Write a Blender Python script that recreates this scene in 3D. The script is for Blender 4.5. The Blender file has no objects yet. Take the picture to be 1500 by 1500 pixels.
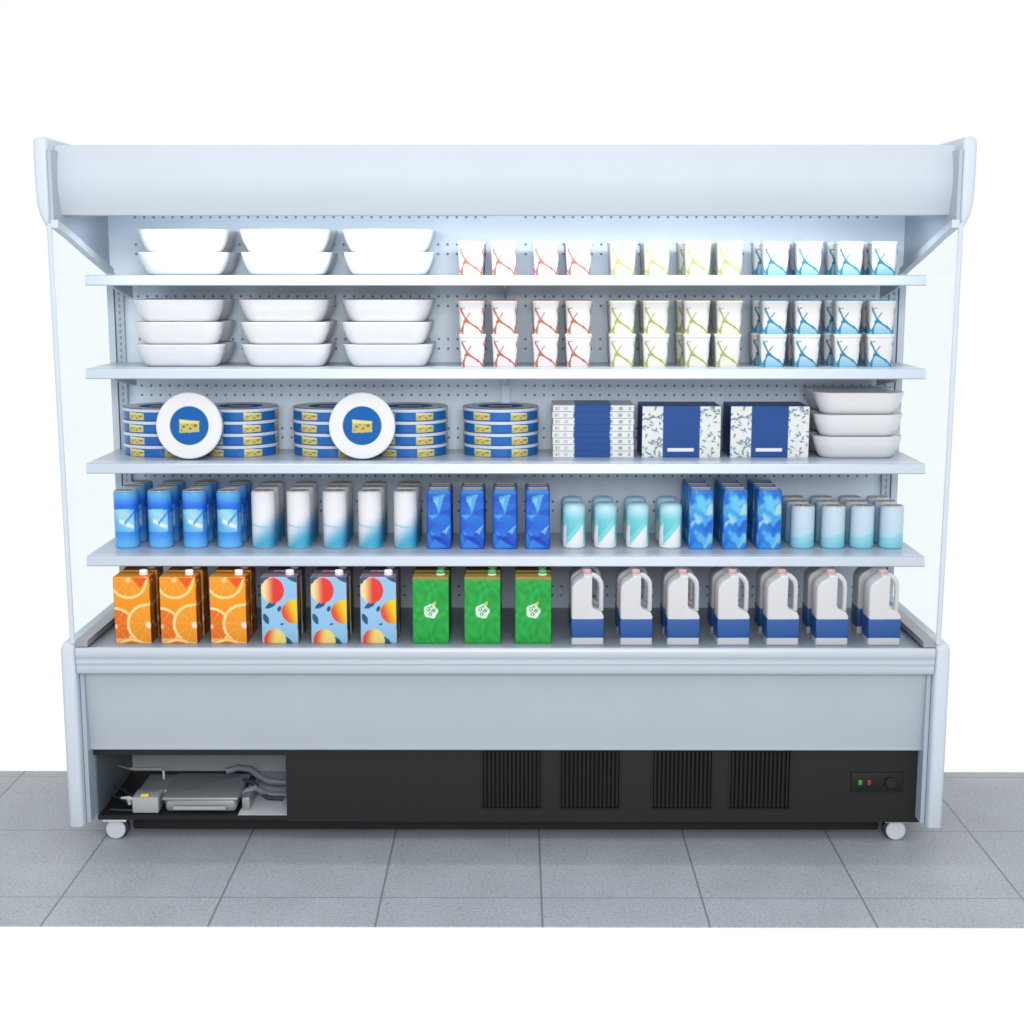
import bpy, math, random
from math import radians as R, sin, cos, pi
random.seed(4)
S = bpy.context.scene
COL = S.collection

# ------------------------------------------------------------------ colour
def lin(h, k=1.0):
    if isinstance(h, str):
        h = [int(h[i:i+2], 16) for i in (0, 2, 4)]
    o = []
    for c in h:
        c = c / 255.0
        o.append((c / 12.92 if c <= .04045 else ((c + .055) / 1.055) ** 2.4) * k)
    return tuple(o)
def mixc(a, b, t):
    t = max(0., min(1., t))
    return tuple(a[i] + (b[i] - a[i]) * t for i in range(3))
def sm(a, b, x):
    t = max(0., min(1., (x - a) / (b - a)))
    return t * t * (3 - 2 * t)

def mat(name, col=(.8, .8, .8), rough=.45, metal=0., spec=.5, attr=None, bump=0., bscale=200, emit=None, es=1., var=0., vscale=6.):
    m = bpy.data.materials.new(name); m.use_nodes = True
    nt = m.node_tree; b = nt.nodes['Principled BSDF']
    b.inputs['Base Color'].default_value = (*col, 1)
    b.inputs['Roughness'].default_value = rough
    b.inputs['Metallic'].default_value = metal
    b.inputs['Specular IOR Level'].default_value = spec
    if attr:
        a = nt.nodes.new('ShaderNodeAttribute'); a.attribute_name = attr
        vs = nt.nodes.new('ShaderNodeVectorMath'); vs.operation = 'SCALE'; vs.inputs['Scale'].default_value = col[0]
        nt.links.new(a.outputs['Color'], vs.inputs[0]); nt.links.new(vs.outputs[0], b.inputs['Base Color'])
    if var:
        tc = nt.nodes.new('ShaderNodeTexCoord'); n = nt.nodes.new('ShaderNodeTexNoise')
        n.inputs['Scale'].default_value = vscale; n.inputs['Detail'].default_value = 5
        nt.links.new(tc.outputs['Object'], n.inputs['Vector'])
        mr = nt.nodes.new('ShaderNodeMapRange')
        mr.inputs['From Min'].default_value = .3; mr.inputs['From Max'].default_value = .7
        mr.inputs['To Min'].default_value = 1 - var; mr.inputs['To Max'].default_value = 1 + var
        nt.links.new(n.outputs['Fac'], mr.inputs['Value'])
        vm = nt.nodes.new('ShaderNodeVectorMath'); vm.operation = 'SCALE'
        vm.inputs[0].default_value = col
        nt.links.new(mr.outputs['Result'], vm.inputs['Scale'])
        nt.links.new(vm.outputs['Vector'], b.inputs['Base Color'])
    if bump:
        tc = nt.nodes.new('ShaderNodeTexCoord'); n = nt.nodes.new('ShaderNodeTexNoise')
        n.inputs['Scale'].default_value = bscale; n.inputs['Detail'].default_value = 3
        bp = nt.nodes.new('ShaderNodeBump'); bp.inputs['Strength'].default_value = bump; bp.inputs['Distance'].default_value = .002
        nt.links.new(tc.outputs['Object'], n.inputs['Vector'])
        nt.links.new(n.outputs['Fac'], bp.inputs['Height']); nt.links.new(bp.outputs['Normal'], b.inputs['Normal'])
    if emit:
        b.inputs['Emission Color'].default_value = (*emit, 1); b.inputs['Emission Strength'].default_value = es
    return m

M = dict(
    canopy=mat('canopy_paint', (.445, .495, .555), .62, bump=.03, var=.015),
    cap=mat('white_plastic_trim', (.49, .545, .615), .5, var=.015),
    panel=mat('base_panel_shaded', (.36, .405, .455), .42, bump=.05, bscale=350, var=.02),  # canopy white made darker, weaker light low down put into the colour
    rail=mat('bumper_plastic', (.42, .47, .53), .3),
    inner=mat('side_liner', (.34, .40, .47), .35),
    back=mat('back_liner', (.78, .88, .98), .4, var=.02),
    hole=mat('hole_dark', (.16, .30, .56), .7),
    shelf=mat('shelf_paint', (.42, .475, .55), .3, var=.015),
    deck=mat('deck_grey', (.24, .28, .34), .4),
    railbrown=mat('rail_metal', (.30, .30, .33), .3, metal=.4),
    kick=mat('kick_black', (.012, .013, .013), .5, spec=.25, bump=.05, bscale=400),
    vent=mat('vent_black', (.006, .006, .006), .6, spec=.15),
    ventbar=mat('vent_slat', (.008, .009, .009), .5, spec=.25),
    bay=mat('bay_steel', (.56, .60, .65), .45, metal=.0, var=.03),
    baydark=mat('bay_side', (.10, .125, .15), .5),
    motor=mat('motor_grey', (.26, .28, .30), .35, metal=.3),
    motorlight=mat('motor_light', (.34, .35, .37), .4),
    yellow=mat('yellow_tag', (.75, .62, .05), .5),
    pipe=mat('pipe_metal', (.50, .51, .52), .3, metal=.5),
    cable=mat('cable_dark', (.02, .025, .035), .5),
    hose=mat('hose_grey', (.17, .20, .24), .45),
    caster=mat('caster_white', (.50, .53, .58), .35),
    tyre=mat('tyre_black', (.02, .02, .025), .6),
    post=mat('post_steel', (.40, .46, .54), .35, metal=.2),
    slot=mat('slot_dark', (.22, .27, .34), .6),
    led_g=mat('led_green', (.01, .22, .02), .3, emit=(.01, .8, .03), es=.1),
    led_r=mat('led_red', (.24, .01, .01), .3, emit=(.8, .01, .01), es=.08),
    tube=mat('lamp_tube', (.9, .95, 1), .4, emit=(.85, .93, 1), es=4.),
    bowl=mat('white_ceramic', (.62, .63, .65), .3, var=.01),
    print=mat('printed_card', (.76, 1, 1), rough=.45, spec=.3, attr='print'),
    printcan=mat('printed_can', (.82, 1, 1), rough=.3, spec=.35, attr='print'),
    cup=mat('cup_paper', (.64, 1, 1), rough=.4, attr='print'),
    tinlid=mat('printed_tin_lid', (.72, 1, 1), rough=.7, spec=.15, attr='print'),
    lid=mat('can_lid', (.52, .51, .50), .55, metal=.1),
    white=mat('white_cap', (.80, .80, .82), .3),
    greencap=mat('green_cap', (.04, .38, .08), .3),
    gold=mat('gold_top', (.38, .26, .04), .4),
    redcap=mat('pale_red_cap', (.55, .32, .31), .35),
    jug=mat('jug_plastic', (.50, .51, .53), .3, var=.01),
    jugblue=mat('jug_label_blue', lin('16559f', .75), .35),
    tinrim=mat('tin_rim', (.62, .68, .78), .3),
)
# glass with a faint cyan cast
g = bpy.data.materials.new('side_glass'); g.use_nodes = True
nt = g.node_tree; nt.nodes.clear()
out = nt.nodes.new('ShaderNodeOutputMaterial'); mx = nt.nodes.new('ShaderNodeMixShader')
tr = nt.nodes.new('ShaderNodeBsdfTransparent'); tr.inputs['Color'].default_value = (.962, .992, 1, 1)
gl = nt.nodes.new('ShaderNodeBsdfGlossy'); gl.inputs['Roughness'].default_value = .03
mx.inputs[0].default_value = .015
nt.links.new(tr.outputs[0], mx.inputs[1]); nt.links.new(gl.outputs[0], mx.inputs[2])
nt.links.new(mx.outputs[0], out.inputs[0]); M['glass'] = g

# tiled floor
fm = bpy.data.materials.new('granite_tile_floor'); fm.use_nodes = True
nt = fm.node_tree; N = nt.nodes; L = nt.links; b = N['Principled BSDF']
tc = N.new('ShaderNodeTexCoord'); sep = N.new('ShaderNodeSeparateXYZ'); L.new(tc.outputs['Object'], sep.inputs[0])
def mth(op, a, bb=None, c=None):
    n = N.new('ShaderNodeMath'); n.operation = op
    for i, v in enumerate((a, bb, c)):
        if v is None: continue
        if isinstance(v, (int, float)): n.inputs[i].default_value = v
        else: L.new(v, n.inputs[i])
    return n.outputs[0]
def jointdist(o, off, step):
    t = mth('DIVIDE', mth('SUBTRACT', o, off), step)
    fl = mth('SUBTRACT', t, mth('FLOOR', t))
    return mth('MULTIPLY', mth('MINIMUM', fl, mth('SUBTRACT', 1., fl)), step), mth('FLOOR', t)
dx, ix = jointdist(sep.outputs[0], .104, .447); dy, iy = jointdist(sep.outputs[1], .178, .494)
d = mth('MINIMUM', mth('MULTIPLY', dx, 1.0), mth('MULTIPLY', dy, 1.6))
j = N.new('ShaderNodeMapRange'); j.inputs['From Min'].default_value = .0012; j.inputs['From Max'].default_value = .0042
L.new(d, j.inputs['Value'])
n1 = N.new('ShaderNodeTexNoise'); n1.inputs['Scale'].default_value = 120; n1.inputs['Detail'].default_value = 2; L.new(tc.outputs['Object'], n1.inputs['Vector'])
n2 = N.new('ShaderNodeTexNoise'); n2.inputs['Scale'].default_value = 5; n2.inputs['Detail'].default_value = 6; L.new(tc.outputs['Object'], n2.inputs['Vector'])
v1 = N.new('ShaderNodeTexVoronoi'); v1.inputs['Scale'].default_value = 46; L.new(tc.outputs['Object'], v1.inputs['Vector'])
cmb = N.new('ShaderNodeCombineXYZ'); L.new(ix, cmb.inputs[0]); L.new(iy, cmb.inputs[1])
wn = N.new('ShaderNodeTexWhiteNoise'); L.new(cmb.outputs[0], wn.inputs['Vector'])
r1 = N.new('ShaderNodeMapRange'); r1.inputs['From Min'].default_value = .3; r1.inputs['From Max'].default_value = .62; r1.inputs['To Min'].default_value = .80; r1.inputs['To Max'].default_value = 1.10; L.new(n1.outputs['Fac'], r1.inputs['Value'])
r2 = N.new('ShaderNodeMapRange'); r2.inputs['From Min'].default_value = .3; r2.inputs['From Max'].default_value = .7; r2.inputs['To Min'].default_value = .93; r2.inputs['To Max'].default_value = 1.06; L.new(n2.outputs['Fac'], r2.inputs['Value'])
r3 = N.new('ShaderNodeMapRange'); r3.inputs['From Min'].default_value = .06; r3.inputs['From Max'].default_value = .16; r3.inputs['To Min'].default_value = .55; r3.inputs['To Max'].default_value = 1.0; L.new(v1.outputs['Distance'], r3.inputs['Value'])
r4 = N.new('ShaderNodeMapRange'); r4.inputs['To Min'].default_value = .975; r4.inputs['To Max'].default_value = 1.02; L.new(wn.outputs['Value'], r4.inputs['Value'])
k = mth('MULTIPLY', mth('MULTIPLY', r1.outputs[0], r2.outputs[0]), mth('MULTIPLY', r3.outputs[0], r4.outputs[0]))
sc_ = N.new('ShaderNodeVectorMath'); sc_.operation = 'SCALE'; sc_.inputs[0].default_value = (.318, .348, .382); L.new(k, sc_.inputs['Scale'])
mc = N.new('ShaderNodeMix'); mc.data_type = 'RGBA'; mc.inputs['A'].default_value = (.15, .16, .18, 1)
L.new(j.outputs[0], mc.inputs['Factor']); L.new(sc_.outputs[0], mc.inputs['B']); L.new(mc.outputs['Result'], b.inputs['Base Color'])
b.inputs['Roughness'].default_value = .5
bp = N.new('ShaderNodeBump'); bp.inputs['Strength'].default_value = .25; bp.inputs['Distance'].default_value = .002
L.new(j.outputs[0], bp.inputs['Height']); L.new(bp.outputs[0], b.inputs['Normal'])
M['floor'] = fm

# ------------------------------------------------------------------ meshes
class MB:
    def __init__(s): s.v = []; s.f = []; s.c = []; s.m = []; s.mats = []; s.sm = []
    def mi(s, m):
        if m not in s.mats: s.mats.append(m)
        return s.mats.index(m)
    def vert(s, p, c=(.8, .8, .8)): s.v.append(tuple(p)); s.c.append(c); return len(s.v) - 1
    def face(s, ids, m, smooth=False): s.f.append(tuple(ids)); s.m.append(s.mi(m)); s.sm.append(smooth)
    def box(s, x0, x1, y0, y1, z0, z1, m, bev=0., c=(.8, .8, .8)):
        if bev <= 0:
            i = [s.vert(p, c) for p in ((x0,y0,z0),(x1,y0,z0),(x1,y1,z0),(x0,y1,z0),(x0,y0,z1),(x1,y0,z1),(x1,y1,z1),(x0,y1,z1))]
            for q in ((0,3,2,1),(4,5,6,7),(0,1,5,4),(1,2,6,5),(2,3,7,6),(3,0,4,7)): s.face([i[k] for k in q], m)
            return
        # rounded box: rounded rectangle sections with soft top and bottom
        e = min(bev, (x1-x0)/2.01, (y1-y0)/2.01, (z1-z0)/2.01)
        prof = [(z0, e), (z0 + e*.3, e*.3), (z0 + e, 0), (z1 - e, 0), (z1 - e*.3, e*.3), (z1, e)]
        cx, cy = (x0+x1)/2, (y0+y1)/2
        rings = []
        for z, ins in prof:
            a, bb = (x1-x0)/2 - ins, (y1-y0)/2 - ins
            rings.append([s.vert((cx+px, cy+py, z), c) for px, py in rrect(a, bb, max(e - ins*.6, e*.3), 4, 0)])
        s.skin(rings, m, True)
    def skin(s, rings, m, caps=True, smooth=True):
        n = len(rings[0])
        for a, b_ in zip(rings, rings[1:]):
            for i in range(n): s.face((a[i], a[(i+1) % n], b_[(i+1) % n], b_[i]), m, smooth)
        if caps:
            s.face(rings[0][::-1], m); s.face(rings[-1], m)
    def extr(s, prof, axis, a0, a1, m, smooth=False):
        """closed 2-D profile pushed along an axis; profile coordinates are the other two axes in order"""
        def P(p, a):
            return {'x': (a, p[0], p[1]), 'y': (p[0], a, p[1]), 'z': (p[0], p[1], a)}[axis]
        A = [s.vert(P(p, a0)) for p in prof]; B = [s.vert(P(p, a1)) for p in prof]
        n = len(prof)
        for i in range(n): s.face((A[i], A[(i+1) % n], B[(i+1) % n], B[i]), m, smooth)
        s.face(A[::-1], m); s.face(B, m)
    def tube(s, pts, r, m, n=10, close=True):
        from mathutils import Vector
        pts = [Vector(p) for p in pts]; rings = []
        for i, p in enumerate(pts):
            t = (pts[min(i+1, len(pts)-1)] - pts[max(i-1, 0)]).normalized()
            if i == 0:
                u = t.cross(Vector((0, 1, 0))); u = u if u.length > 1e-2 else t.cross(Vector((0, 0, 1)))
            else: u = u - t * u.dot(t)
            u.normalize(); w = t.cross(u)
            rr = r[i] if isinstance(r, (list, tuple)) else r
            rings.append([s.vert(p + u * cos(2*pi*k/n) * rr + w * sin(2*pi*k/n) * rr) for k in range(n)])
        s.skin(rings, m, close)
    def cyl(s, c, r, h, m, axis='z', n=28, bev=0.):
        prof = [(0, r - bev), (bev, r), (h - bev, r), (h, r - bev)] if bev else [(0, r), (h, r)]
        rings = []
        for t, rr in prof:
            ring = []
            for k in range(n):
                a = 2*pi*k/n; u, w = rr*cos(a), rr*sin(a)
                ring.append(s.vert({'z': (c[0]+u, c[1]+w, c[2]+t), 'y': (c[0]+u, c[1]+t, c[2]+w), 'x': (c[0]+t, c[1]+u, c[2]+w)}[axis]))
            rings.append(ring)
        s.skin(rings, m, True)
    def build(s, name, parent=None, loc=(0, 0, 0), auto=32, link=True):
        me = bpy.data.meshes.new(name); me.from_pydata(s.v, [], s.f)
        for m in s.mats: me.materials.append(m)
        me.polygons.foreach_set('material_index', s.m)
        me.polygons.foreach_set('use_smooth', [True] * len(s.f))
        ca = me.color_attributes.new('print', 'FLOAT_COLOR', 'POINT')
        fl = []
        for c in s.c: fl += [c[0], c[1], c[2], 1.]
        ca.data.foreach_set('color', fl)
        import bmesh
        bm = bmesh.new(); bm.from_mesh(me); bmesh.ops.recalc_face_normals(bm, faces=bm.faces); bm.to_mesh(me); bm.free()
        me.set_sharp_from_angle(angle=R(auto)); me.update()
        o = bpy.data.objects.new(name, me); o.location = loc
        if parent: o.parent = parent
        if link: COL.objects.link(o)
        return o

def rrect(a, b, r, nc=5, ne=0):
    """rounded rectangle, counter-clockwise, starting at the middle of the back (+y); ne extra points on each long side"""
    r = min(r, a - 1e-5, b - 1e-5)
    P = []
    def seg(p, q):
        for i in range(1, ne + 1):
            t = i / (ne + 1); P.append((p[0] + (q[0]-p[0])*t, p[1] + (q[1]-p[1])*t))
    corners = [(-a+r, b-r, 90), (-a+r, -b+r, 180), (a-r, -b+r, 270), (a-r, b-r, 0)]
    for i, (cx, cy, a0) in enumerate(corners):
        c = [(cx + r*cos(R(a0 + 90*k/nc)), cy + r*sin(R(a0 + 90*k/nc))) for k in range(nc+1)]
        P += c
        nx, ny, na = corners[(i+1) % 4]
        seg(c[-1], (nx + r*cos(R(na)), ny + r*sin(R(na))))
    return P

def loft(a, b, r, prof, art, m, topcol=None, topm=None, nc=6, ne=26, nv=56, taper=None, mb=None):
    """printed solid. prof: list of (z, inset); art(u,v,side)->rgb with u,v 0..1. side: 0 front 1 flank 2 back"""
    mb = mb or MB()
    H = prof[-1][0]
    zs = []
    for (z0, i0), (z1, i1) in zip(prof, prof[1:]):
        n = max(1, int(round(nv * (z1 - z0) / H)))
        for k in range(n): t = k / n; zs.append((z0 + (z1-z0)*t, i0 + (i1-i0)*t))
    zs.append(prof[-1])
    cyl = abs(a - b) < 1e-6 and r > a * .9
    rings = []
    for z, ins in zs:
        aa, bb = a - ins, b - ins
        pts = [(aa*cos(pi/2 + 2*pi*k/72), aa*sin(pi/2 + 2*pi*k/72)) for k in range(72)] if cyl else rrect(aa, bb, max(r - ins*.5, .002), nc, ne)
        ring = []
        for x, y in pts:
            if cyl:
                th = math.atan2(x, -y) / pi      # -1..1, 0 = front
                u = .5 + th; side = 0
                if u < 0: u = -u
                if u > 1: u = 2 - u
            else:
                if y < -bb * .999 or (abs(x)/aa < abs(y)/bb and y < 0): u = (x/aa + 1)/2; side = 0
                elif y > 0 and abs(x)/aa < abs(y)/bb: u = (1 - x/aa)/2; side = 2
                else: u = (y/bb + 1)/2 if x > 0 else (1 - y/bb)/2; side = 1
            ring.append(mb.vert((x, y, z), art(max(0, min(1, u)), z / H, side)))
        rings.append(ring)
    mb.skin(rings, m, caps=False)
    mb.face(rings[0][::-1], m)
    top = [mb.vert(mb.v[i], topcol or mb.c[i]) for i in rings[-1]]
    mb.face(top, topm or m)
    return mb

def empty(name, loc, label, cat, group=None, rz=0.):
    o = bpy.data.objects.new(name, None); COL.objects.link(o); o.location = loc; o.rotation_euler = (0, 0, rz)
    o.empty_display_size = .05; tag(o, label, cat, group); return o
def tag(o, label, cat, group=None):
    o['label'] = label; o['category'] = cat
    if group: o['group'] = group
    return o
def copy_tree(o, parent=None):
    c = o.copy(); COL.objects.link(c); c.parent = parent
    for ch in list(o.children): copy_tree(ch, c)
    return c
ORD = ['first', 'second', 'third', 'fourth', 'fifth', 'sixth', 'seventh', 'eighth', 'ninth', 'tenth', 'eleventh', 'twelfth']

# ------------------------------------------------------------------ floor
mb = MB(); mb.box(-5, 5, -.497, .725, -.003, 0., M['floor'])
o = mb.build('floor'); o['kind'] = 'structure'

# ------------------------------------------------------------------ the fridge
F = empty('display_fridge', (0, .35, 0), 'long white open multideck display fridge with four loaded shelves and black base panel', 'fridge')
F.location = (0, 0, 0)
ZS = [1.714, 1.438, 1.158, .883]          # shelf tops
YS = [.25, .21, .17, .13]                 # shelf front edges
DECK = .628

# end caps of the canopy and base
def capshape(sgn, prof, y0, y1, name, e=.012):
    mb = MB(); rings = []
    pts = [(sgn*x, z) for x, z in prof]
    cx = sum(p[0] for p in pts)/len(pts); cz = sum(p[1] for p in pts)/len(pts)
    for y, k in [(y0, 1.3)] + [(y0 + e*(1 - cos(R(q))), 1 - sin(R(q))) for q in (0, 18, 36, 54, 72, 90)] + [(y1, 0)]:
        ring = []
        n = len(pts)
        for i, (x, z) in enumerate(pts):
            (xa, za), (xb, zb) = pts[i-1], pts[(i+1) % n]
            tx, tz = xb - xa, zb - za; l = math.hypot(tx, tz) or 1
            nx, nz = tz/l, -tx/l
            if (x - cx)*nx + (z - cz)*nz < 0: nx, nz = -nx, -nz
            ring.append(mb.vert((x - nx*e*k, y, z - nz*e*k)))
        rings.append(ring)
    mb.skin(rings, M['cap'], True); return mb.build(name, F, auto=60)
def arc(cx, cz, r, a0, a1, n=5): return [(cx + r*cos(R(a0 + (a1-a0)*k/n)), cz + r*sin(R(a0 + (a1-a0)*k/n))) for k in range(n+1)]
for sgn in (-1, 1):
    mb = MB(); rings = []
    for z, xi, xo in ((1.848, 1.2770, 1.2840), (1.854, 1.2745, 1.2910), (1.864, 1.2730, 1.2970), (1.882, 1.2720, 1.3040), (1.908, 1.2720, 1.3095), (1.955, 1.2720, 1.3120), (2.020, 1.2720, 1.3125), (2.076, 1.2720, 1.3122), (2.085, 1.2725, 1.3105), (2.091, 1.2745, 1.3070), (2.0935, 1.2790, 1.3010)):
        yo = max(0, 1.272 + .0405 - xo) * .35
        rings.append([mb.vert((sgn*((xi + xo)/2 + px), .30 + yo/2 + py, z)) for px, py in rrect((xo - xi)/2, .30 - yo/2, .012, 6, 0)])
    mb.skin(rings, M['cap'], True); mb.build('canopy_end_cap', F, auto=60)
    mb = MB(); rings = []
    for z, ins in ((.079, .004), (.080, .002), (.083, 0), (.30, 0), (.615, 0), (.630, .0012), (.640, .0045), (.647, .010), (.650, .017)):
        rings.append([mb.vert((sgn*(1.2865 - ins*.5 + px), .35 + ins*.3 + py, z)) for px, py in rrect(.0222 - ins*.5, .35 - ins*.3, .013, 6, 0)])
    mb.skin(rings, M['cap'], True); mb.build('base_end_cap', F, auto=60)
    # opaque upper side liner with its sloping lower edge and edge bar
    mb = MB()
    mb.extr([(.0, 1.868), (.0, 2.06), (.56, 2.06), (.56, 1.735)], 'x', sgn*1.2715, sgn*1.262, M['inner']); mb.build('upper_side_panel', F)
    mb = MB(); mb.extr([(-.002, 1.846), (-.002, 1.868), (.12, 1.840), (.28, 1.800), (.548, 1.735), (.548, 1.713), (.28, 1.778), (.12, 1.819)], 'x', sgn*1.2712, sgn*1.2500, M['cap']); mb.build('edge_bar', F)
    gp = MB(); gp.box(*sorted((sgn*1.2690, sgn*1.2650)), .008, .545, .652, 1.80, M['glass'])
    # follow the sloping bar at the top
    gp.v = [(x, y, z if z < 1 else (1.850 if y < .3 else 1.722)) for x, y, z in gp.v]
    gobj = gp.build('side_glass', F)
    t = MB(); t.tube([(sgn*1.276, .002, 1.858), (sgn*1.2735, .002, 1.25), (sgn*1.270, .002, .648)], .0078, M['cap']); t.build('glass_edge', gobj)
    t = MB(); t.extr([(.006, .636), (.006, .650), (.02, .654), (.5, .654), (.545, .654), (.545, .636)], 'x', sgn*1.2635, sgn*1.228, M['railbrown']); t.build('glass_rail', gobj)
    t = MB(); t.box(*sorted((sgn*1.2685, sgn*1.248)), .525, .548, .655, 1.722, M['cap']); t.build('rear_glass_frame', gobj)
    mb = MB(); mb.box(*sorted((sgn*1.262, sgn*1.262 - sgn*.012)), .03, .70, .085, .635, M['inner']); mb.build('base_side_panel', F)

# canopy: convex front drum, roof, underside with lamp recess
prof = [(.085, 1.883)]
for k in range(0, 13):
    t = k/12; z = 1.884 + t*.193; y = .079 - .030*sin(pi*(.04 + .92*t)); prof.append((y, z))
prof += [(.085, 2.0785), (.60, 2.078), (.60, 2.05), (.14, 2.05), (.14, 1.883)]
mb = MB(); mb.extr(prof, 'x', -1.2715, 1.2715, M['canopy']); mb.build('canopy', F, auto=25)
mb = MB(); mb.cyl((-1.15, .160, 1.905), .013, 2.3, M['tube'], 'x', 16)
mb.build('lamp_tube', F)
mb = MB(); mb.box(-1.17, 1.17, .142, .19, 1.925, 1.95, M['cap']); 
for sx in (-1.165, 1.152): mb.box(sx, sx+.013, .145, .175, 1.89, 1.925, M['cap'])
mb.build('lamp_holder', F)

# back liner with rows of punched holes
mb = MB()
mb.box(-1.267, 1.267, .55, .60, .60, 2.045, M['back'])
HZ = [1.909, 1.794, 1.631, 1.495, 1.346, 1.208, 1.083, .968, .826, .685]
for x0, n in ((-1.176, 38), (.062, 38)):
    for i in range(n):
        for zc in HZ:
            for dz in (.015, -.015):
                x = x0 + i*.0300; z = zc + dz
                q = [mb.vert((x + .0042*cos(a*pi/4), .5493, z + .0042*sin(a*pi/4))) for a in range(8)]
                mb.face(q, M['hole'])
mb.build('back_panel', F)
for x in (-1.232, -.002, 1.232):
    mb = MB(); mb.box(x - .013, x + .013, .530, .5485, .63, 1.70, M['post'] if abs(x) > 1 else M['back'])
    if abs(x) > 1:
        for k in range(52): mb.box(x - .003, x + .003, .5292, .531, .65 + k*.02, .661 + k*.02, M['slot'])
    mb.build('upright_post', F)
mb = MB(); mb.box(-1.262, 1.262, .601, .70, .085, 2.05, M['canopy']); mb.build('rear_body', F)

# shelves
for zt, y0 in zip(ZS, YS):
    mb = MB(); h = .031
    # folded price-rail front and thin deck
    mb.extr([(y0, zt - h), (y0 - .0035, zt - h + .003), (y0 + .001, zt - .004), (y0 + .005, zt - .0006), (y0 + .03, zt - .0006), (y0 + .03, zt - h)], 'x', -1.255, 1.255, M['shelf'])
    mb.box(-1.2545, 1.2545, y0 + .0301, .528, zt - .012, zt, M['shelf'])
    mb.box(-1.2545, 1.2545, y0 + .004, y0 + .0302, zt - .0005, zt, M['shelf'])
    sh = mb.build('shelf', F)
    for x in (-1.19, -.002, 1.19):
        t = MB(); t.extr([(y0 + .035, zt - .0125), (y0 + .035, zt - .032), (y0+.10, zt - .045), (.528, zt - .075), (.528, zt - .0125)], 'x', x - .004, x + .004, M['shelf']); t.build('bracket', sh)

# deck, lip, base
mb = MB(); mb.box(-1.2495, 1.2495, .0365, .549, DECK - .02, DECK, M['deck']); mb.box(-1.2495, 1.2495, .0102, .0364, DECK - .0035, DECK, M['deck'])
for k in range(40): pass
mb.build('bottom_deck', F)
mb = MB()
mb.extr([(.036, .624), (.010, .624), (.010, .6335), (.002, .6335), (-.002, .630), (-.002, .606), (.001, .603), (.0035, .6015), (.0035, .599), (.0, .597), (.0, .586), (.003, .584), (.0055, .5825), (.0055, .580), (.003, .578), (.003, .558), (.008, .553), (.036, .552)], 'x', -1.2622, 1.2622, M['rail'])
mb.build('bumper_rail', F, auto=50)
mb = MB()
mb.extr([(.040, .5515), (.060, .5515), (.092, .302), (.066, .300), (.060, .304), (.060, .312), (.066, .316)], 'x', -1.2620, 1.2620, M['panel'])
mb.build('front_panel', F, auto=12)

# kick panel with opening on the left and four grilles
KY = .085
kb = MB()
OX0, OX1, OZ0, OZ1 = -1.2615, -.667, .068, .277
V = [(-.068, .107), (.169, .346), (.449, .626), (.684, .863)]
kb.box(-1.2615, OX1, KY, KY + .012, OZ1, .299, M['kick'])
xs = [OX1] + [q for p in V for q in p] + [1.2615]
kb.box(OX1, 1.2615, KY, KY + .012, .292, .299, M['kick'])
kb.box(OX1, 1.2615, KY, KY + .012, .066, .110, M['kick'])
for a, bb in zip(xs[::2], xs[1::2]): kb.box(a, bb, KY, KY + .012, .110, .292, M['kick'])
kick = kb.build('kick_panel', F)
for a, bb in V:
    t = MB()
    t.box(a, bb, KY + .013, KY + .02, .110, .292, M['vent'])
    n = 14; p = (bb - a)/n
    for k in range(n): t.box(a + (k + .30)*p, a + (k + .78)*p, KY + .003, KY + .0128, .112, .290, M['ventbar'])
    for e0, e1 in ((a - .007, a), (bb, bb + .007)): t.box(e0, e1, KY - .002, KY - .0004, .106, .294, M['ventbar'])
    t.box(a, bb, KY - .002, KY - .0004, .104, .110, M['ventbar'])
    t.build('vent_grille', kick)
cp = MB(); cp.box(1.050, 1.208, KY - .005, KY - .0006, .164, .225, M['ventbar'], .002); cpo = cp.build('control_panel', F)
for x, m_ in ((1.077, 'led_g'), (1.104, 'led_r')):
    t = MB(); t.box(x - .0055, x + .0055, KY - .0085, KY - .0052, .187, .203, M[m_], .0015); t.build('indicator_light', cpo)
t = MB(); t.cyl((1.169, KY - .016, .196), .017, .011, M['kick'], 'y', 32, .002); t.build('knob', cpo)

# compressor bay
mb = MB()
mb.box(-1.249, 1.2490, .5005, .5100, .0805, .550, M['bay'])
mb.build('bay_back_wall', F)
mb = MB(); mb.box(-1.2495, 1.2495, .098, .60, .066, .080, M['kick']); mb.build('base_tray', F)
mb = MB(); mb.box(-1.262, 1.262, .66, .70, .006, .0848, M['kick']); mb.build('rear_light_stop', F)  # added to stop light entering under the back
mb = MB(); mb.box(-1.16, 1.16, .168, .176, .010, .0655, M['kick']); mb.build('under_shadow_strip', F)  # added dark strip, stands in for the shadow under the fridge
mb = MB(); mb.box(-1.2497, -1.2460, .098, .50, .0805, .545, M['baydark']); mb.build('bay_side_wall', F)
mb = MB(); mb.box(-.82, -.601, .100, .499, .0803, .0815, M['bay']); mb.build('bay_floor_plate', F)
mb = MB(); mb.box(-.60, -.595, .098, .50, .0805, .545, M['bay']); mb.build('bay_divider', F)
cmp_ = MB()
cmp_.box(-1.048, -.829, .120, .300, .082, .124, M['motor'], .012)
cmp_.box(-1.056, -.821, .112, .335, .1205, .132, M['motor'], .006)
cmp_.box(-1.02, -.86, .110, .1125, .094, .104, M['motorlight'])
cm = cmp_.build('compressor', F)
t = MB(); t.box(-1.146, -1.066, .110, .185, .0825, .133, M['motorlight'], .003); tb = t.build('terminal_box', cm)
t = MB(); t.box(-1.120, -1.096, .112, .128, .1335, .141, M['yellow'], .002); t.build('tag', tb)
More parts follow.
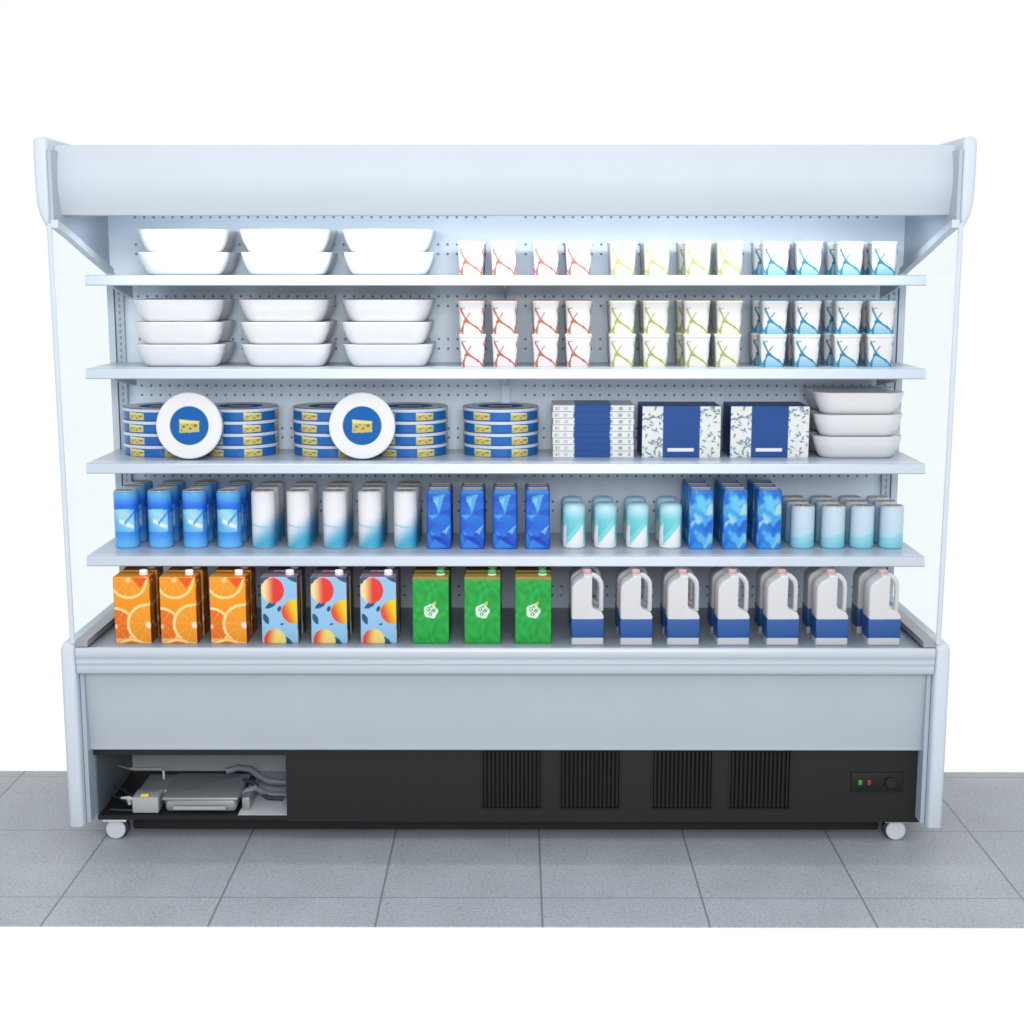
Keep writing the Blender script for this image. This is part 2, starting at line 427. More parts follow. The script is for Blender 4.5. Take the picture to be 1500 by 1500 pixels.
t = MB(); t.box(-1.146, -1.05, .19, .335, .0825, .128, M['motor'], .004); t.build('control_box', cm)
t = MB(); t.tube([(-1.20, .30, .158), (-1.10, .30, .158), (-1.092, .295, .152), (-1.09, .29, .12)], .0045, M['pipe']); t.build('pipe', cm)
t = MB(); t.tube([(-1.247, .33, .158), (-1.20, .30, .158)], .003, M['pipe']); t.build('thin_pipe', cm)
t = MB(); t.tube([(-1.185, .13, .124), (-1.160, .13, .124), (-1.150, .13, .120)], [.0035, .007, .007], M['pipe'])
t.tube([(-1.163, .13, .124), (-1.157, .13, .104)], .007, M['pipe']); t.build('valve', cm)
t = MB()
t.tube([(-1.235, .20, .105), (-1.20, .17, .108), (-1.17, .15, .100), (-1.15, .14, .092)], .004, M['cable'])
t.tube([(-1.24, .24, .125), (-1.20, .22, .118), (-1.18, .2, .11), (-1.15, .19, .11)], .0035, M['cable'])
t.tube([(-1.22, .13, .086), (-1.18, .12, .088), (-1.147, .12, .088)], .004, M['cable']); t.build('cable', cm)
t = MB()
t.tube([(-.90, .33, .140), (-.86, .34, .148), (-.82, .33, .146), (-.79, .31, .130), (-.76, .30, .117), (-.71, .30, .113), (-.60, .30, .113)], .011, M['hose'], 12)
t.tube([(-.84, .20, .10), (-.81, .20, .122), (-.785, .21, .128), (-.765, .23, .108), (-.74, .24, .094), (-.66, .25, .092), (-.60, .25, .092)], .010, M['hose'], 12)
t.tube([(-.83, .26, .135), (-.80, .25, .132), (-.775, .24, .108), (-.75, .22, .092), (-.70, .22, .088)], .007, M['cable'], 10); t.build('hose', cm)
for x in (-.80,):
    t = MB(); t.box(-.815, -.790, .14, .30, .0825, .122, M['motor'], .004); t.build('mounting_foot', cm)

# casters
for x in (-1.199, 1.199):
    for y in (.125, .56):
        c = MB(); c.box(x - .036, x + .036, y - .03, y + .03, .0595, .0655, M['caster'], .001); c.box(x - .014, x + .014, y - .015, y + .02, .045, .0597, M['caster'])
        c.cyl((x, y - .022, .031), .030, .012, M['caster'], 'y', 32, .003); fo = c.build('caster', F)
        t = MB(); t.cyl((x + (.006 if x < 0 else -.006), y - .0095, .032), .032, .024, M['tyre'], 'y', 32, .003); t.build('wheel', fo)

# ------------------------------------------------------------------ printed art
cream = lin('fbe3a4')
def art_orange(u, v, s):
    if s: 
        base = mixc(lin('c56a08'), lin('8c4406'), .5 + .5*sin(7*u + 5*v))  # flanks and back browned: shade painted into the print
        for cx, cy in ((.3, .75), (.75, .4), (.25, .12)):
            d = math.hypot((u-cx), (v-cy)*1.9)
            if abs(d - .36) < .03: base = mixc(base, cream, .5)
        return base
    c = mixc(lin('ee8208'), lin('f7a318'), v)
    X, Y = u, v * 1.87
    def slice_(cx, cy, r, c, body, a0=0.):
        d = math.hypot(X-cx, Y-cy)
        if d > r: return c
        if d > r*.985: return mixc(c, lin('f0860a'), .5)
        if d > r*.85: return mixc(lin('f8c24a'), cream, sm(r*.985, r*.90, d))
        a = (math.atan2(Y-cy, X-cx) + a0) / (2*pi) * 10; fr_ = abs(a - round(a))
        cc = mixc(body, lin('ffd070'), .35*sm(.10, .0, fr_) + .12*sin(40*X)*sin(33*Y))
        if d < r*.12: cc = mixc(cc, cream, .7)
        return cc
    c = slice_(.02, .48, .56, c, lin('ea6f08'), .2)
    c = slice_(.42, 1.78, .54, c, lin('f59a1c'), .5)
    if X > .5 and Y > 1.55 + abs(X - .74)*1.4 and Y < 1.87: c = lin('ef5a10')
    c = slice_(.92, .55, .60, c, lin('f39a1e'), .1)
    d = math.hypot(X-.95, Y-.52)
    if d < .09: c = mixc(c, (.9, .86, .8), .8)
    if math.hypot(X-.55, Y+.52) > .62 and Y < .14 and X < .3: c = mixc(c, cream, .5)
    c = slice_(.45, -.44, .60, c, lin('f07c0a')) if Y < .16 else c
    return c
def leaf(X, Y, cx, cy, ang, l, w):
    dx, dy = X-cx, Y-cy; a = dx*cos(ang) + dy*sin(ang); b_ = -dx*sin(ang) + dy*cos(ang)
    return abs(a) < l and abs(b_) < w*(1 - (a/l)**2)
def art_peach(u, v, s):
    X, Y = u, v*1.87
    if s: X = (u + .45) % 1
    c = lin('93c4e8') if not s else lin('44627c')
    for L_ in ((.28, 1.10, .6, .2, .075), (.13, .70, -1.2, .17, .075), (.72, .06, -.8, .22, .08), (.92, 1.82, -.4, .3, .08), (.06, 1.78, .5, .2, .09), (.5, .98, 1.2, .1, .05), (.56, .55, .2, .06, .03)):
        if leaf(X, Y, *L_): c = lin('1f5674')
    def peach(cx, cy, r, ry, left, right, c, rot=0):
        dx, dy = (X-cx)/r, (Y-cy)/ry
        d = math.hypot(dx, dy)
        if d > 1: return c
        return mixc(left, right, sm(-.85, .15, dx*cos(rot) + dy*sin(rot)))
    c = peach(.33, 1.50, .31, .36, lin('f4e29c'), lin('e43a34'), c)
    c = peach(.93, .90, .37, .34, lin('e8492a'), lin('e9d422'), c, .3)
    c = peach(.36, .08, .30, .34, lin('e5442e'), lin('f3dc7c'), c, -.2)
    return mixc(c, lin('3c4a58'), .55) if s else c  # sides dulled over a darker ground: shade put into the colour
def art_green(u, v, s):
    n = .5 + .5*sin(9*u + 6*sin(7*v)) * cos(11*v + 5*sin(6*u))
    c = mixc(lin('17963a'), lin('27b14a'), n)
    if v > .965: c = lin('96803a')
    if s: return mixc(c, lin('0c5a20'), .7)  # other faces pulled to deep green as painted shade
    X, Y = (u-.5), (v-.49)*1.87
    w = lin('dfeee0')
    X, Y = X*1.2, Y*1.2
    d = math.hypot(X/.23, (Y+.0)/.235)
    wob = 1 + .07*sin(5*math.atan2(Y, X) + 1)
    if d < wob:
        c = w
        for cx, cy, r in ((-.07, .07, .05), (.09, .02, .045), (-.02, -.10, .045), (.03, .15, .03)):
            dd = math.hypot(X-cx, Y-cy)
            if abs(dd - r) < .016: c = lin('3aa84f')
        if abs(Y + .02 - .6*X) < .012 and X > -.05: c = lin('3aa84f')
    if leaf(X, Y, .12, .26, .9, .085, .05): c = lin('c8cc34')
    return c
def art_cana(u, v, s):
    c = mixc(lin('4aa2f0'), lin('1a6fe8'), sm(.35, .0, abs(v - .5)) if v > .5 else 0)
    c = mixc(lin('62b6f4'), lin('1f72ea'), sm(.98, .72, v)) if v > .5 else mixc(lin('66b8f6'), lin('3c92ec'), sm(.05, .28, v))
    top = .66 + .035*sin(pi*u)
    if .29 < v < top and .12 < u < .80:
        c = mixc(lin('63b8ea'), lin('a0dcec'), .5 + .5*sin(5*u + 9*v))
        if abs((v - .44) + .30*(u - .55)) < .035 and .38 < u < .75: c = lin('e6f3ee')
        if abs((v - .52) - .75*(u - .62)) < .03 and .52 < u < .78: c = lin('4e9ce6')
        if u < .15 or u > .77: c = mixc(c, lin('3c90e4'), .5)
    if u > .86 and .3 < v < .62: c = mixc(c, lin('8cc4f2'), .35)
    return c
def art_canb(u, v, s):
    w = lin('ecedf1'); t = lin('48b0d4')
    e = v + .10*sin(6*u + .8) - .16*(u - .4)
    c = mixc(t, w, sm(.02, .48, e))
    if u > .62: c = mixc(c, lin('2a7fb8'), sm(.62, .9, u) * sm(.72, .30, v) * .8)
    if .36 < v < .44 and abs(v - .40 - .10*(.35 - u)) < .018: c = mixc(c, lin('7fb9da'), .6)
    if v < .03: c = mixc(c, lin('9fdcec'), .5)
    return c
TRI = []
rr_ = random.Random(7)
for k in range(16): TRI.append((rr_.random(), rr_.random()*2.4, rr_.random()*2*pi, rr_.random()))
def tri(X, Y, a, b_, c_):
    def sg(p, q): return (X - q[0])*(p[1]-q[1]) - (p[0]-q[0])*(Y - q[1])
    s1, s2, s3 = sg(a, b_), sg(b_, c_), sg(c_, a)
    return (s1 > 0) == (s2 > 0) == (s3 > 0)
def art_bagc(u, v, s):
    X, Y = u, v*2.4
    if s: X = 1 - u
    best = min(((math.hypot(X-a, Y-b_), i) for i, (a, b_, _, _) in enumerate(TRI)))
    a, b_, an, br = TRI[best[1]]
    c = mixc(lin('0f45c4'), lin('2f8af0'), br*.6 + .5*((X-a)*cos(an) + (Y-b_)*sin(an)) + .15)
    c = mixc(c, lin('2f92ee'), sm(2.1, 2.4, Y)*.7)
    def T(p, q, r, col, k):
        nonlocal c
        if tri(X, Y, p, q, r): c = mixc(c, col, k)
    T((.25, 2.12), (.75, 2.25), (.5, 1.45), lin('62c4f0'), .75)
    T((.25, 2.0), (.5, 2.1), (.45, 1.75), lin('a8e4f8'), .5)
    T((.05, 1.40), (.5, 1.42), (.22, 1.22), lin('58b4f2'), .75)
    T((.62, .72), (.98, 1.02), (.80, .60), lin('7fc0ee'), .8)
    T((.20, .48), (.98, .10), (.55, .52), lin('0e3cb8'), .8)
    T((.08, .02), (.30, .40), (.85, .05), lin('3c9cf6'), .7)
    T((.10, .80), (.20, .55), (.36, .55), lin('4aa6f4'), .6)
    T((.5, 1.45), (1., 1.3), (.98, 1.7), lin('0b34b4'), .5)
    if s: c = mixc(c, lin('0638a8'), .35)  # side faces deepened, shade mixed into the print
    return c
def art_bagd(u, v, s):
    if v > .90: return lin('b4e4f2')
    c = mixc(lin('8fdbe4'), lin('62c9d2'), .5 + .5*sin(3*v + 2*u))
    c = mixc(c, lin('b9e6f0'), sm(.62, .9, v))
    e = v - (.06 + .62*(u - .12))
    if e < 0: c = lin('eef1f4')
    elif e < .16: c = mixc(c, lin('8ce0e6'), .7)
    return c
def art_bage(u, v, s):
    X, Y = u, v*2.4
    c = mixc(lin('1e86e8'), lin('1570d8'), .5 + .5*sin(6*X + 4*Y))
    X, Y = X + .10*sin(8*Y + 1) + .05*sin(19*Y), Y + .13*sin(9*X + 2) + .05*sin(21*X)
    def blob(cx, cy, rx, ry, col, k):
        nonlocal c
        c = mixc(c, col, k * sm(1.15, .55, math.hypot((X-cx)/rx, (Y-cy)/ry)))
    blob(.5, 1.85, .38, .40, lin('6ccff0'), .95); blob(.25, 1.5, .35, .3, lin('48b4ee'), .7)
    blob(.92, 1.55, .24, .28, lin('b8e2d4'), .85); blob(.3, 1.12, .24, .22, lin('9ddcec'), .95)
    blob(.6, 1.25, .4, .2, lin('58bdf0'), .6); blob(.62, .45, .5, .24, lin('64bff0'), .85)
    blob(.85, .35, .22, .2, lin('8ed4e0'), .7); blob(.95, 1.0, .3, .2, lin('1064c8'), .8); blob(.5, .02, .6, .18, lin('3a9bf4'), .8)
    if s: c = mixc(c, lin('2f92f4'), .4)
    return c
def art_canf(u, v, s):
    c = mixc(lin('bcdcea'), lin('c8d9e8'), v)
    e = v - (.27 + .14*sm(.3, .95, u))
    if e < 0: c = mixc(lin('7cc8de'), lin('98d6e6'), sm(-.3, 0, e))
    elif e < .03: c = lin('a9dcea')
    if u < .12: c = mixc(c, lin('57a9dc'), .75*(1 - u/.12))
    return c
def seg(X, Y, p, q, w):
    dx, dy = q[0]-p[0], q[1]-p[1]; t = max(0, min(1, ((X-p[0])*dx + (Y-p[1])*dy)/(dx*dx+dy*dy)))
    return math.hypot(X - p[0] - t*dx, Y - p[1] - t*dy) < w
BR = [((.0, 1.22), (.07, .98), .030), ((.07, .98), (.27, .56), .036), ((.27, .56), (.40, .44), .05), ((.40, .44), (.80, .20), .034), ((.80, .20), (1.05, -.05), .03),
      ((.27, .56), (.13, .22), .032), ((.13, .22), (.10, .0), .05), ((.27, .56), (.45, .80), .022), ((.07, .95), (.24, .99), .018), ((.70, .28), (.72, .24), .045), ((.33, .50), (.22, .46), .06)]
def art_cup(main, wash, k):
    def f(u, v, s):
        w = lin('f1f1f1')
        X, Y = (u*2 - .5 if s == 0 and False else u), v*1.22
        if v > .94: return mixc(w, (.9, .9, .9), .5)
        c = w
        if s != 0: X = (u*.9 + .05)
        below = Y < (.56 - 1.0*(X - .27)*.72) and X > .13 + (.56 - Y)*(-.0) and Y < .56 and X > .12 + Y*.25
        if below: c = mixc(w, wash, k*(1 - .6*Y/.56))
        for p, q, ww in BR:
            if seg(X, Y, p, q, ww): return main
        return c
    return f
LEAF = random.Random(3)
LV = [(LEAF.random()*.75, LEAF.random()*.66, LEAF.random()*pi) for _ in range(120)]
def pattern_leaf(X, Y):
    c = lin('eff0f0')
    for a, b_, an in LV:
        dx, dy = X - a, Y - b_; p = dx*cos(an) + dy*sin(an); q = -dx*sin(an) + dy*cos(an)
        if abs(p) < .034 and abs(q) < .014*(1 - abs(p)/.034): return lin('7a9a9e')
        if abs(q) < .004 and -.05 < p < .01: return lin('9fb6b8')
    return c
def art_box(u, v, s):
    if s: return lin('1d4f92')
    if .27 < u < .73:
        if .115 < v < .185 and .325 < u < .655: return lin('f2f4f6')
        return lin('0f4c98')
    return pattern_leaf(u if u < .5 else u - .25, v*.66)
def art_thinbox(u, v, s):
    if s == 1: return mixc(lin('e8eaec'), lin('c4ccd2'), sm(.1, 0, v))
    if .265 < u < .71: return lin('0f4c98')
    if v < .10 or v > .92: return lin('c9d0d6')
    c = lin('eff0f0')
    if abs(v - .45) < .26 and abs(((u*9) % 1) - .5) < .26 and (u*31 % 1) < .7: c = lin('9db3b8')
    return c

def cheese(X, Y):
    """small wedge of cheese picture, centred, half width 1; returns colour or None"""
    if X < -1 or X > 1: return None
    if Y > .62 - .18*(X + 1)*.5 or Y < -.62 + .06*(X - 1): return None
    if Y > .22: return lin('efe08c')
    c = lin('cfc274')
    for a, b_, r in ((-.55, -.1, .16), (.1, -.3, .14), (.6, .0, .18), (-.2, .08, .09), (.3, .05, .08), (-.75, -.45, .1)):
        if math.hypot(X-a, (Y-b_)) < r: c = lin('8c7c3c')
    return c
def art_tin(u0, v, s, th=None):
    return None

# ------------------------------------------------------------------ prototypes (built at the origin, base at z = 0, front towards -y)
def proto(name):
    o = bpy.data.objects.new(name, None); o.empty_display_size = .03; COL.objects.link(o); return o
def carton(name, art, capm, topcol, w=.109, d_=.078, h=.203):
    r = proto(name)
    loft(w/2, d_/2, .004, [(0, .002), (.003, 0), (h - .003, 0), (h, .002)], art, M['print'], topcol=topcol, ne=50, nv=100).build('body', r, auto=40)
    c = MB(); c.cyl((.028, 0, h), .013, .004, M['white'], 'z', 24); c.cyl((.028, 0, h + .004), .0125, .010, capm, 'z', 24, .002); c.build('cap', r)
    return r
def can(name, art, rad, h, topcolor=None, lidm=None):
    r = proto(name)
    loft(rad, rad, rad, [(0, .004), (.004, 0), (h - .005, 0), (h, .0028)], art, M['printcan'], topcol=(.4, .4, .4), nv=64).build('body', r, auto=40)
    t = MB(); 
    rings = []
    for z, q in ((h - .001, rad - .0035), (h + .0022, rad - .0042), (h + .0022, rad - .0062), (h - .0006, rad - .0075)):
        rings.append([t.vert((q*cos(2*pi*k/40), q*sin(2*pi*k/40), z)) for k in range(40)])
    t.skin(rings, lidm or M['lid'], True)
    t.box(-.004, .004, -.012, .008, h - .0005, h + .0012, M['lid']); t.build('lid', r)
    return r
def bag(name, art, w, d_, h, topcol):
    r = proto(name)
    loft(w/2, d_/2, .008, [(0, .004), (.003, .001), (.02, 0), (h - .008, .0005), (h, .003)], art, M['print'], topcol=topcol, ne=22, nv=60).build('body', r, auto=45)
    t = MB(); t.box(-w/2 + .008, w/2 - .008, -.004, .004, h, h + .004, M['lid'], .001); t.box(-w/2 + .012, w/2 - .012, -d_/2 + .012, d_/2 - .012, h - .0002, h + .0012, M['lid']); t.build('top_seal', r)
    return r
def bottle(name, art, w, h):
    r = proto(name)
    loft(w/2, w/2, w*.42, [(0, .005), (.004, .001), (.02, 0), (h - .022, 0), (h - .010, .0015), (h - .003, .006), (h, .012)], art, M['printcan'], topcol=lin('c8ecf6'), ne=14, nc=10, nv=60).build('body', r, auto=50)
    return r
def bowl():
    r = proto('serving_bowl'); a, b_, rr2, h = .138, .068, .060, .068
    prof = [(0, .036), (.0012, .030), (.005, .0245), (.012, .0195), (.022, .0145), (.034, .0095), (.046, .0052), (.057, .0028), (.062, .0008), (.0665, 0), (.068, .002), (.067, .006), (.063, .0085)]
    mb = MB(); rings = []
    for z, ins in prof: rings.append([mb.vert((x, y, z)) for x, y in rrect(a - ins, b_ - ins, rr2 - ins*.6, 14, 3)])
    mb.skin(rings, M['bowl'], False); mb.face(rings[0][::-1], M['bowl']); 
    mb.build('body', r, auto=50)
    l = MB(); rings = [[l.vert((x, y, z)) for x, y in rrect(a - i, b_ - i, rr2 - i*.6, 14, 3)] for z, i in ((.0625, .0088), (.0668, .0085), (.0672, .012), (.0672, .03))]
    l.skin(rings, M['bowl'], True); l.build('lid', r, auto=50)
    return r
def cup(name, main, wash, k, rim):
    r = proto(name); h = .0965
    loft(.0405, .0385, .017, [(0, .0065), (.003, .0055), (h - .006, .0008), (h - .005, -.0008), (h, -.0008)], art_cup(main, wash, k), M['cup'], topcol=lin('ececec'), ne=38, nc=12, nv=100).build('body', r, auto=50)
    t = MB(); rings = [[t.vert((x, y, z)) for x, y in rrect(.0415 - i, .0395 - i, .017, 8, 0)] for z, i in ((h, .0005), (h + .003, .001), (h + .0035, .004))]
    t.skin(rings, rim, True); t.build('lid', r, auto=50)
    return r
def jug():
    r = proto('milk_jug'); q = 1/4125.
    P = lambda pts: [((x - 332)*q, (1055 - z)*q*.962) for x, z in pts]
    def solid(pts, d_, m, e=.007, nd=4):
        pts = P(pts); n = len(pts); mb = MB(); rings = []
        ar = sum(pts[i][0]*pts[(i+1) % n][1] - pts[(i+1) % n][0]*pts[i][1] for i in range(n)); sg = 1 if ar > 0 else -1
        steps = [(-d_/2 + e*(1 - sin(pi/2*(1 - k/nd))), e*(1 - cos(pi/2*(1 - k/nd)))) for k in range(nd+1)]
        steps += [(-y, i) for y, i in steps[::-1]]
        for y, ins in steps:
            ring = []
            for i in range(n):
                (xa, za), (x, z), (xb, zb) = pts[i-1], pts[i], pts[(i+1) % n]
                n1 = (sg*(z - za), -sg*(x - xa)); n2 = (sg*(zb - z), -sg*(xb - x))
                l1 = math.hypot(*n1) or 1; l2 = math.hypot(*n2) or 1
                nx, nz = n1[0]/l1 + n2[0]/l2, n1[1]/l1 + n2[1]/l2; l = math.hypot(nx, nz) or 1
                ring.append(mb.vert((x - nx/l*ins, y, z - nz/l*ins)))
            rings.append(ring)
        mb.skin(rings, m, True); return mb
    body = solid([(137, 1055), (530, 1055), (531, 680), (500, 622), (400, 575), (386, 530), (386, 148), (286, 148), (280, 172), (190, 235), (152, 280), (138, 330)], .084, M['jug'], .0055)
    b_ = body.build('body', r, auto=60)
    hb = MB()
    hp = [(384, 175), (430, 190), (470, 225), (498, 270), (507, 340), (507, 560), (505, 640)]
    pts = [((x - 332)*q, 0, (1055 - z)*q*.962) for x, z in hp]
    hb.tube(pts, [.0085, .0085, .0085, .0082, .0078, .0075, .008], M['jug'], 12); hb.build('handle', r, auto=60)
    lb = solid([(134, 965), (531.6, 965), (531.6, 703), (134, 703)], .086, M['jugblue'], .0060)
    lb.build('label', r, auto=60)
    c = MB(); c.cyl((0, 0, .2112), .0130, .0100, M['redcap'], 'z', 28, .0015); c.build('cap', r)
    return r
def tin(rad=.120, h=.036):
    r = proto('cheese_tin'); mb = MB()
    blue = lin('1768b8'); rim = lin('cfdcf0')
    prof = [(0, .004), (.0015, .0018), (.007, .0015), (.0262, .0015), (.0268, -.0004), (.0345, -.0004), (h, .002)]
    n = 180; zs = []
    for (z0, i0), (z1, i1) in zip(prof, prof[1:]):
        k = max(1, int((z1-z0)/.0012))
        for t in range(k): zs.append((z0 + (z1-z0)*t/k, i0 + (i1-i0)*t/k))
    zs.append(prof[-1])
    rings = []
    for z, ins in zs:
        ring = []
        for k in range(n):
            th = 2*pi*k/n                      # 0 = front (-y)
            a = math.degrees((th + pi) % (2*pi) - pi)
            c = blue if z < .0266 else rim
            if z < .0266:
                best = min((abs(((a - m_ + 180) % 360) - 180), ((a - m_ + 180) % 360) - 180) for m_ in (-29, 31, 91, 151, -89, -149))[1]
                cc = cheese(best/14.5, (z - .0140)/.0185)
                if cc: c = cc
            rd = rad - ins
            ring.append(mb.vert((rd*sin(th), -rd*cos(th), z), c))
        rings.append(ring)
    mb.skin(rings, M['printcan'], False); mb.face(rings[0][::-1], M['printcan'])
    mb.build('body', r, auto=30)
    # printed lid: white ring round a blue disc with the cheese picture
    l = MB(); rs = [.0]; N_ = 34
    rings = []
    for i in range(N_, 0, -1):
        rd = (rad - .002)*i/N_; ring = []
        for k in range(n):
            th = 2*pi*k/n; X, Y = rd*sin(th), -rd*cos(th)
            c = lin('f1f2f4') if rd > rad*.60 else lin('1c66b2')
            cc = cheese(X/(rad*.30), Y/(rad*.30)) if rd < rad*.55 else None
            if cc: c = cc
            ring.append(l.vert((X, Y, h + (.0016 if rd > rad*.93 else .0006)), c))
        rings.append(ring)
    l.skin(rings, M['tinlid'], False); l.face(rings[-1], M['tinlid'])
    l.build('lid', r, auto=40)
    return r
def wheel_tin():
    """round cheese tin that stands on its edge, lid to the front"""
    r = tin(.100, .034); r.name = 'round_cheese_box'; return r
def gift_box():
    r = proto('packed_box'); h = .158
    loft(.1215, .085, .003, [(0, .001), (.002, 0), (h - .002, 0), (h, .001)], art_box, M['print'], topcol=lin('175aa2'), ne=78, nc=3, nv=90).build('body', r, auto=40); return r
def thin_box():
    r = proto('flat_box'); h = .0198
    loft(.125, .085, .003, [(0, .0006), (.0006, 0), (h - .0006, 0), (h, .0006)], art_thinbox, M['print'], topcol=lin('e6e8ea'), ne=78, nc=3, nv=14).build('body', r, auto=40)
    t = MB(); t.box(-.056, .055, -.0845, .0845, h - .0002, h + .0004, M['jugblue']); t.build('sleeve', r)
    return r

used = {}
def place(p, loc, label, cat, group, rz=0., rx=0.):
    o = p if p.name not in used else copy_tree(p)
    used[p.name] = 1
    o.location = loc; o.rotation_euler = (rx, 0, rz); tag(o, label, cat, group); return o
jit = random.Random(11)

SHN = ['topmost', 'second', 'third', 'fourth']
# bowls
P = bowl()
stack = ['left', 'middle', 'right']
for sh, xs, lvs in ((0, (-.976, -.664, -.356), ('lower', 'upper')), (1, (-.993, -.673, -.361), ('bottom', 'middle', 'top'))):
    for i, x in enumerate(xs):
        for rw in range(2):
            for k, nm in enumerate(lvs):
                place(P, (x + jit.uniform(-.003, .003), .338 + rw*.138, ZS[sh] + k*.0677), f'white bowl, {nm} in the {stack[i]} {("front","rear")[rw]} stack on the {SHN[sh]} shelf', 'bowl', f'white bowls on the {SHN[sh]} shelf', jit.uniform(-.015, .015))
for rw in range(2):
    for k, nm in enumerate(('bottom', 'middle', 'top')):
        place(P, (1.084, .338 + rw*.138, ZS[2] + k*.0677), f'white bowl, {nm} of three in the {("front","rear")[rw]} stack beside the blue boxes', 'bowl', 'white bowls beside the blue boxes', (0, .012, -.02)[k])
# cups
red, grn, blu = lin('c06450'), lin('adb44e'), lin('0f86ac')
CP = {'red': cup('red_branch_cup', red, lin('f3c9be'), .35, mat('lid_red', lin('ecc6bc'), .4)),
      'green': cup('green_branch_cup', grn, lin('eef0b0'), .35, mat('lid_green', lin('e8ebc8'), .4)),
      'blue': cup('blue_branch_cup', blu, lin('5cc0e6'), .85, mat('lid_blue', lin('a9cfe2'), .4))}
CX = [-.102, -.003, .122, .221, .355, .454, .580, .676, .813, .914, 1.037, 1.139]
CC = ['red']*4 + ['green']*4 + ['blue']*4
for sh, levels in ((0, 1), (1, 2)):
    for i, x in enumerate(CX):
        for rw in range(2):
            for lv in range(levels):
                c = CC[i]; lvn = '' if levels == 1 else (', lower cup', ', upper cup')[lv]
                place(CP[c], (x + jit.uniform(-.0015, .0015) - (rw*.014 if i in (6, 8, 10) else 0), .320 + rw*.096, ZS[sh] + lv*.1), f'white cup with {c} branch print, {ORD[i % 4]} {c} from left, {("front","rear")[rw]} row{lvn}, {SHN[sh]} shelf', 'cup', f'{c} branch cups on the {SHN[sh]} shelf', jit.uniform(-.03, .03))
# tins
P = tin()
for i, x in enumerate((-1.084, -.837, -.551, -.302, -.016)):
    for k in range(4):
        place(P, (x + jit.uniform(-.001, .001), .428, ZS[2] + k*.0376), f'blue round tin with cheese pictures, {("bottom","second from bottom","third from bottom","top")[k]} of the {ORD[i]} stack from the left', 'tin', 'blue cheese tins stacked on the third shelf', jit.uniform(-.015, .015) + (0, -.05, .0, -.06, .0)[i])
P = wheel_tin()
for x, nm in ((-.960, 'in front of the left pair of tin stacks'), (-.435, 'in front of the second pair of tin stacks')):
    o = place(P, (x, .285, ZS[2] + .1008), f'round blue cheese box on edge {nm}', 'cheese box', 'round cheese boxes standing on edge')
    o.rotation_euler = (R(83), 0, 0)
# boxes
P = thin_box()
for k in range(8):
    place(P, (.270 + jit.uniform(-.0015, .0015), .400, ZS[2] + k*.0203), f'flat white box with blue sleeve, {ORD[k]} from the bottom of the flat box stack', 'box', 'flat sleeved boxes in one stack', jit.uniform(-.008, .008))
P = gift_box()
for x, nm in ((.541, 'next to the stack of flat boxes'), (.813, 'next to the stacked white bowls')):
    place(P, (x, .400, ZS[2]), f'blue banded leaf pattern box {nm}', 'box', 'blue banded boxes with leaf pattern')
# fourth shelf
def rows(P, xs, y0, dy, n, z, what, cat, group, jz=.02):
    rn = {2: ['front row', 'rear row'], 3: ['front row', 'middle row', 'rear row']}[n]
    for i, x in enumerate(xs):
        for rw in range(n):
            place(P, (x + jit.uniform(-.0012, .0012), y0 + rw*dy + jit.uniform(-.001, .001), z), f'{what}, {ORD[i]} from the left, {rn[rw]}', cat, group, jit.uniform(-jz, jz))
rows(can('blue_can', art_cana, .0372, .176), (-1.172, -1.067, -.960, -.855), .285, .095, 3, ZS[3], 'tall blue can with pale label', 'can', 'tall blue cans with pale label')
rows(can('white_can', art_canb, .0368, .176), (-.748, -.639, -.527, -.418, -.308), .285, .085, 3, ZS[3], 'tall white can fading to teal', 'can', 'tall white and teal cans')
rows(bag('dark_blue_carton', art_bagc, .076, .074, .183, (.45, .43, .42)), (-.204, -.102, -.001, .099), .280, .090, 2, ZS[3], 'dark blue faceted carton', 'carton', 'dark blue faceted cartons')
rows(bottle('teal_bottle', art_bagd, .070, .140), (.210, .307, .408, .509), .285, .115, 2, ZS[3], 'small teal and white bottle', 'bottle', 'small teal and white bottles')
rows(bag('bright_blue_carton', art_bage, .074, .074, .184, (.45, .43, .42)), (.600, .704, .808), .280, .086, 3, ZS[3], 'bright blue splashed carton', 'carton', 'bright blue splashed cartons')
rows(can('pale_can', art_canf, .0370, .130), (.917, 1.010, 1.100, 1.191), .285, .088, 3, ZS[3], 'short pale blue can', 'can', 'short pale blue cans')
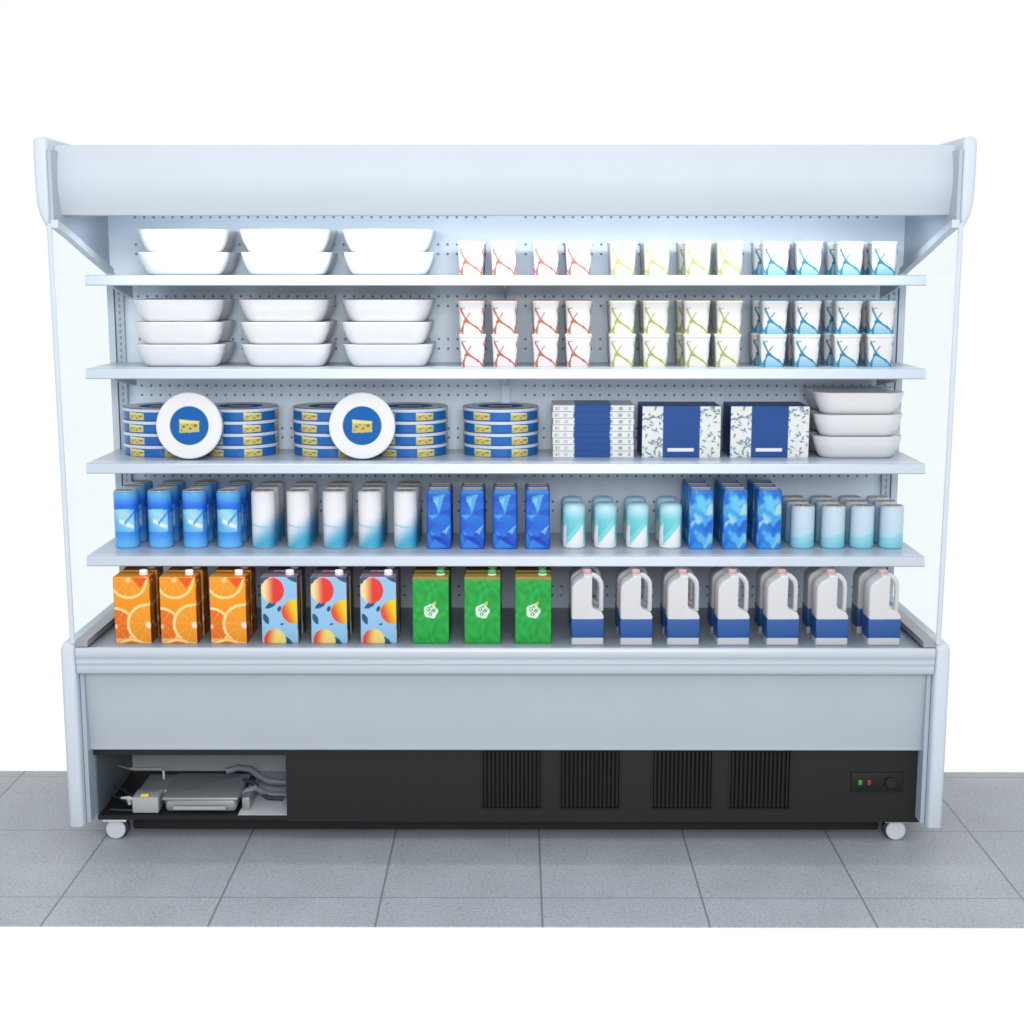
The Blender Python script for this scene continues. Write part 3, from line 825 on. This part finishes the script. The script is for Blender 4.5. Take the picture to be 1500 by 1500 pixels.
# deck
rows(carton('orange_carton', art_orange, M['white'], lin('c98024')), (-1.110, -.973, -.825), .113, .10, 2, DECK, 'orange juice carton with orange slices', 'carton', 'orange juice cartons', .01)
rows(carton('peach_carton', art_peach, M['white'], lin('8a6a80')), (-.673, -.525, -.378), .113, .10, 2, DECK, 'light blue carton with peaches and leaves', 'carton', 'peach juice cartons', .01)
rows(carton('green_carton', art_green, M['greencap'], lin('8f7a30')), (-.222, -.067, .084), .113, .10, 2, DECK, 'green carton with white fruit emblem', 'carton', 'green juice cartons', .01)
rows(jug(), (.244, .388, .530, .677, .823, .971, 1.124), .101, .14, 2, DECK, 'white milk jug with blue label', 'jug', 'white milk jugs with blue labels', .015)

# ------------------------------------------------------------------ light, world, camera
w = bpy.data.worlds.new('World'); S.world = w; w.use_nodes = True
bg = w.node_tree.nodes['Background']; bg.inputs['Color'].default_value = (1, 1, 1, 1); bg.inputs['Strength'].default_value = 1.0
def area(name, loc, rot, sx, sy, e, col=(1, 1, 1)):
    l = bpy.data.lights.new(name, 'AREA'); l.shape = 'RECTANGLE'; l.size = sx; l.size_y = sy; l.energy = e; l.color = col
    o = bpy.data.objects.new(name, l); COL.objects.link(o); o.location = loc; o.rotation_euler = rot; return o
area('key_lamp', (-.3, -1.6, 3.4), (R(32), 0, 0), 2.2, 1.0, 12)
area('front_fill', (.3, -5.9, 3.0), (R(74), 0, R(3)), 2.6, 1.6, 190)  # added soft fill that lifts the shelf interior
l = area('canopy_lamp', (0, .16, 1.888), (R(12), 0, 0), 2.3, .05, 8, (.90, .955, 1)); l.parent = F
cam = bpy.data.cameras.new('Camera'); co = bpy.data.objects.new('Camera', cam); COL.objects.link(co)
co.location = (.036, -4.172, 1.73); co.rotation_euler = (R(90 - 9.4), 0, R(.21))
cam.sensor_width = 36; cam.lens = 36*2144/1500.; cam.clip_end = 200; cam.clip_start = .05
S.camera = co
S.view_settings.view_transform = 'Standard'; S.view_settings.look = 'None'; S.view_settings.exposure = 0; S.view_settings.gamma = 1
S.view_settings.use_curve_mapping = False
S.cycles.max_bounces = 10; S.cycles.transparent_max_bounces = 16
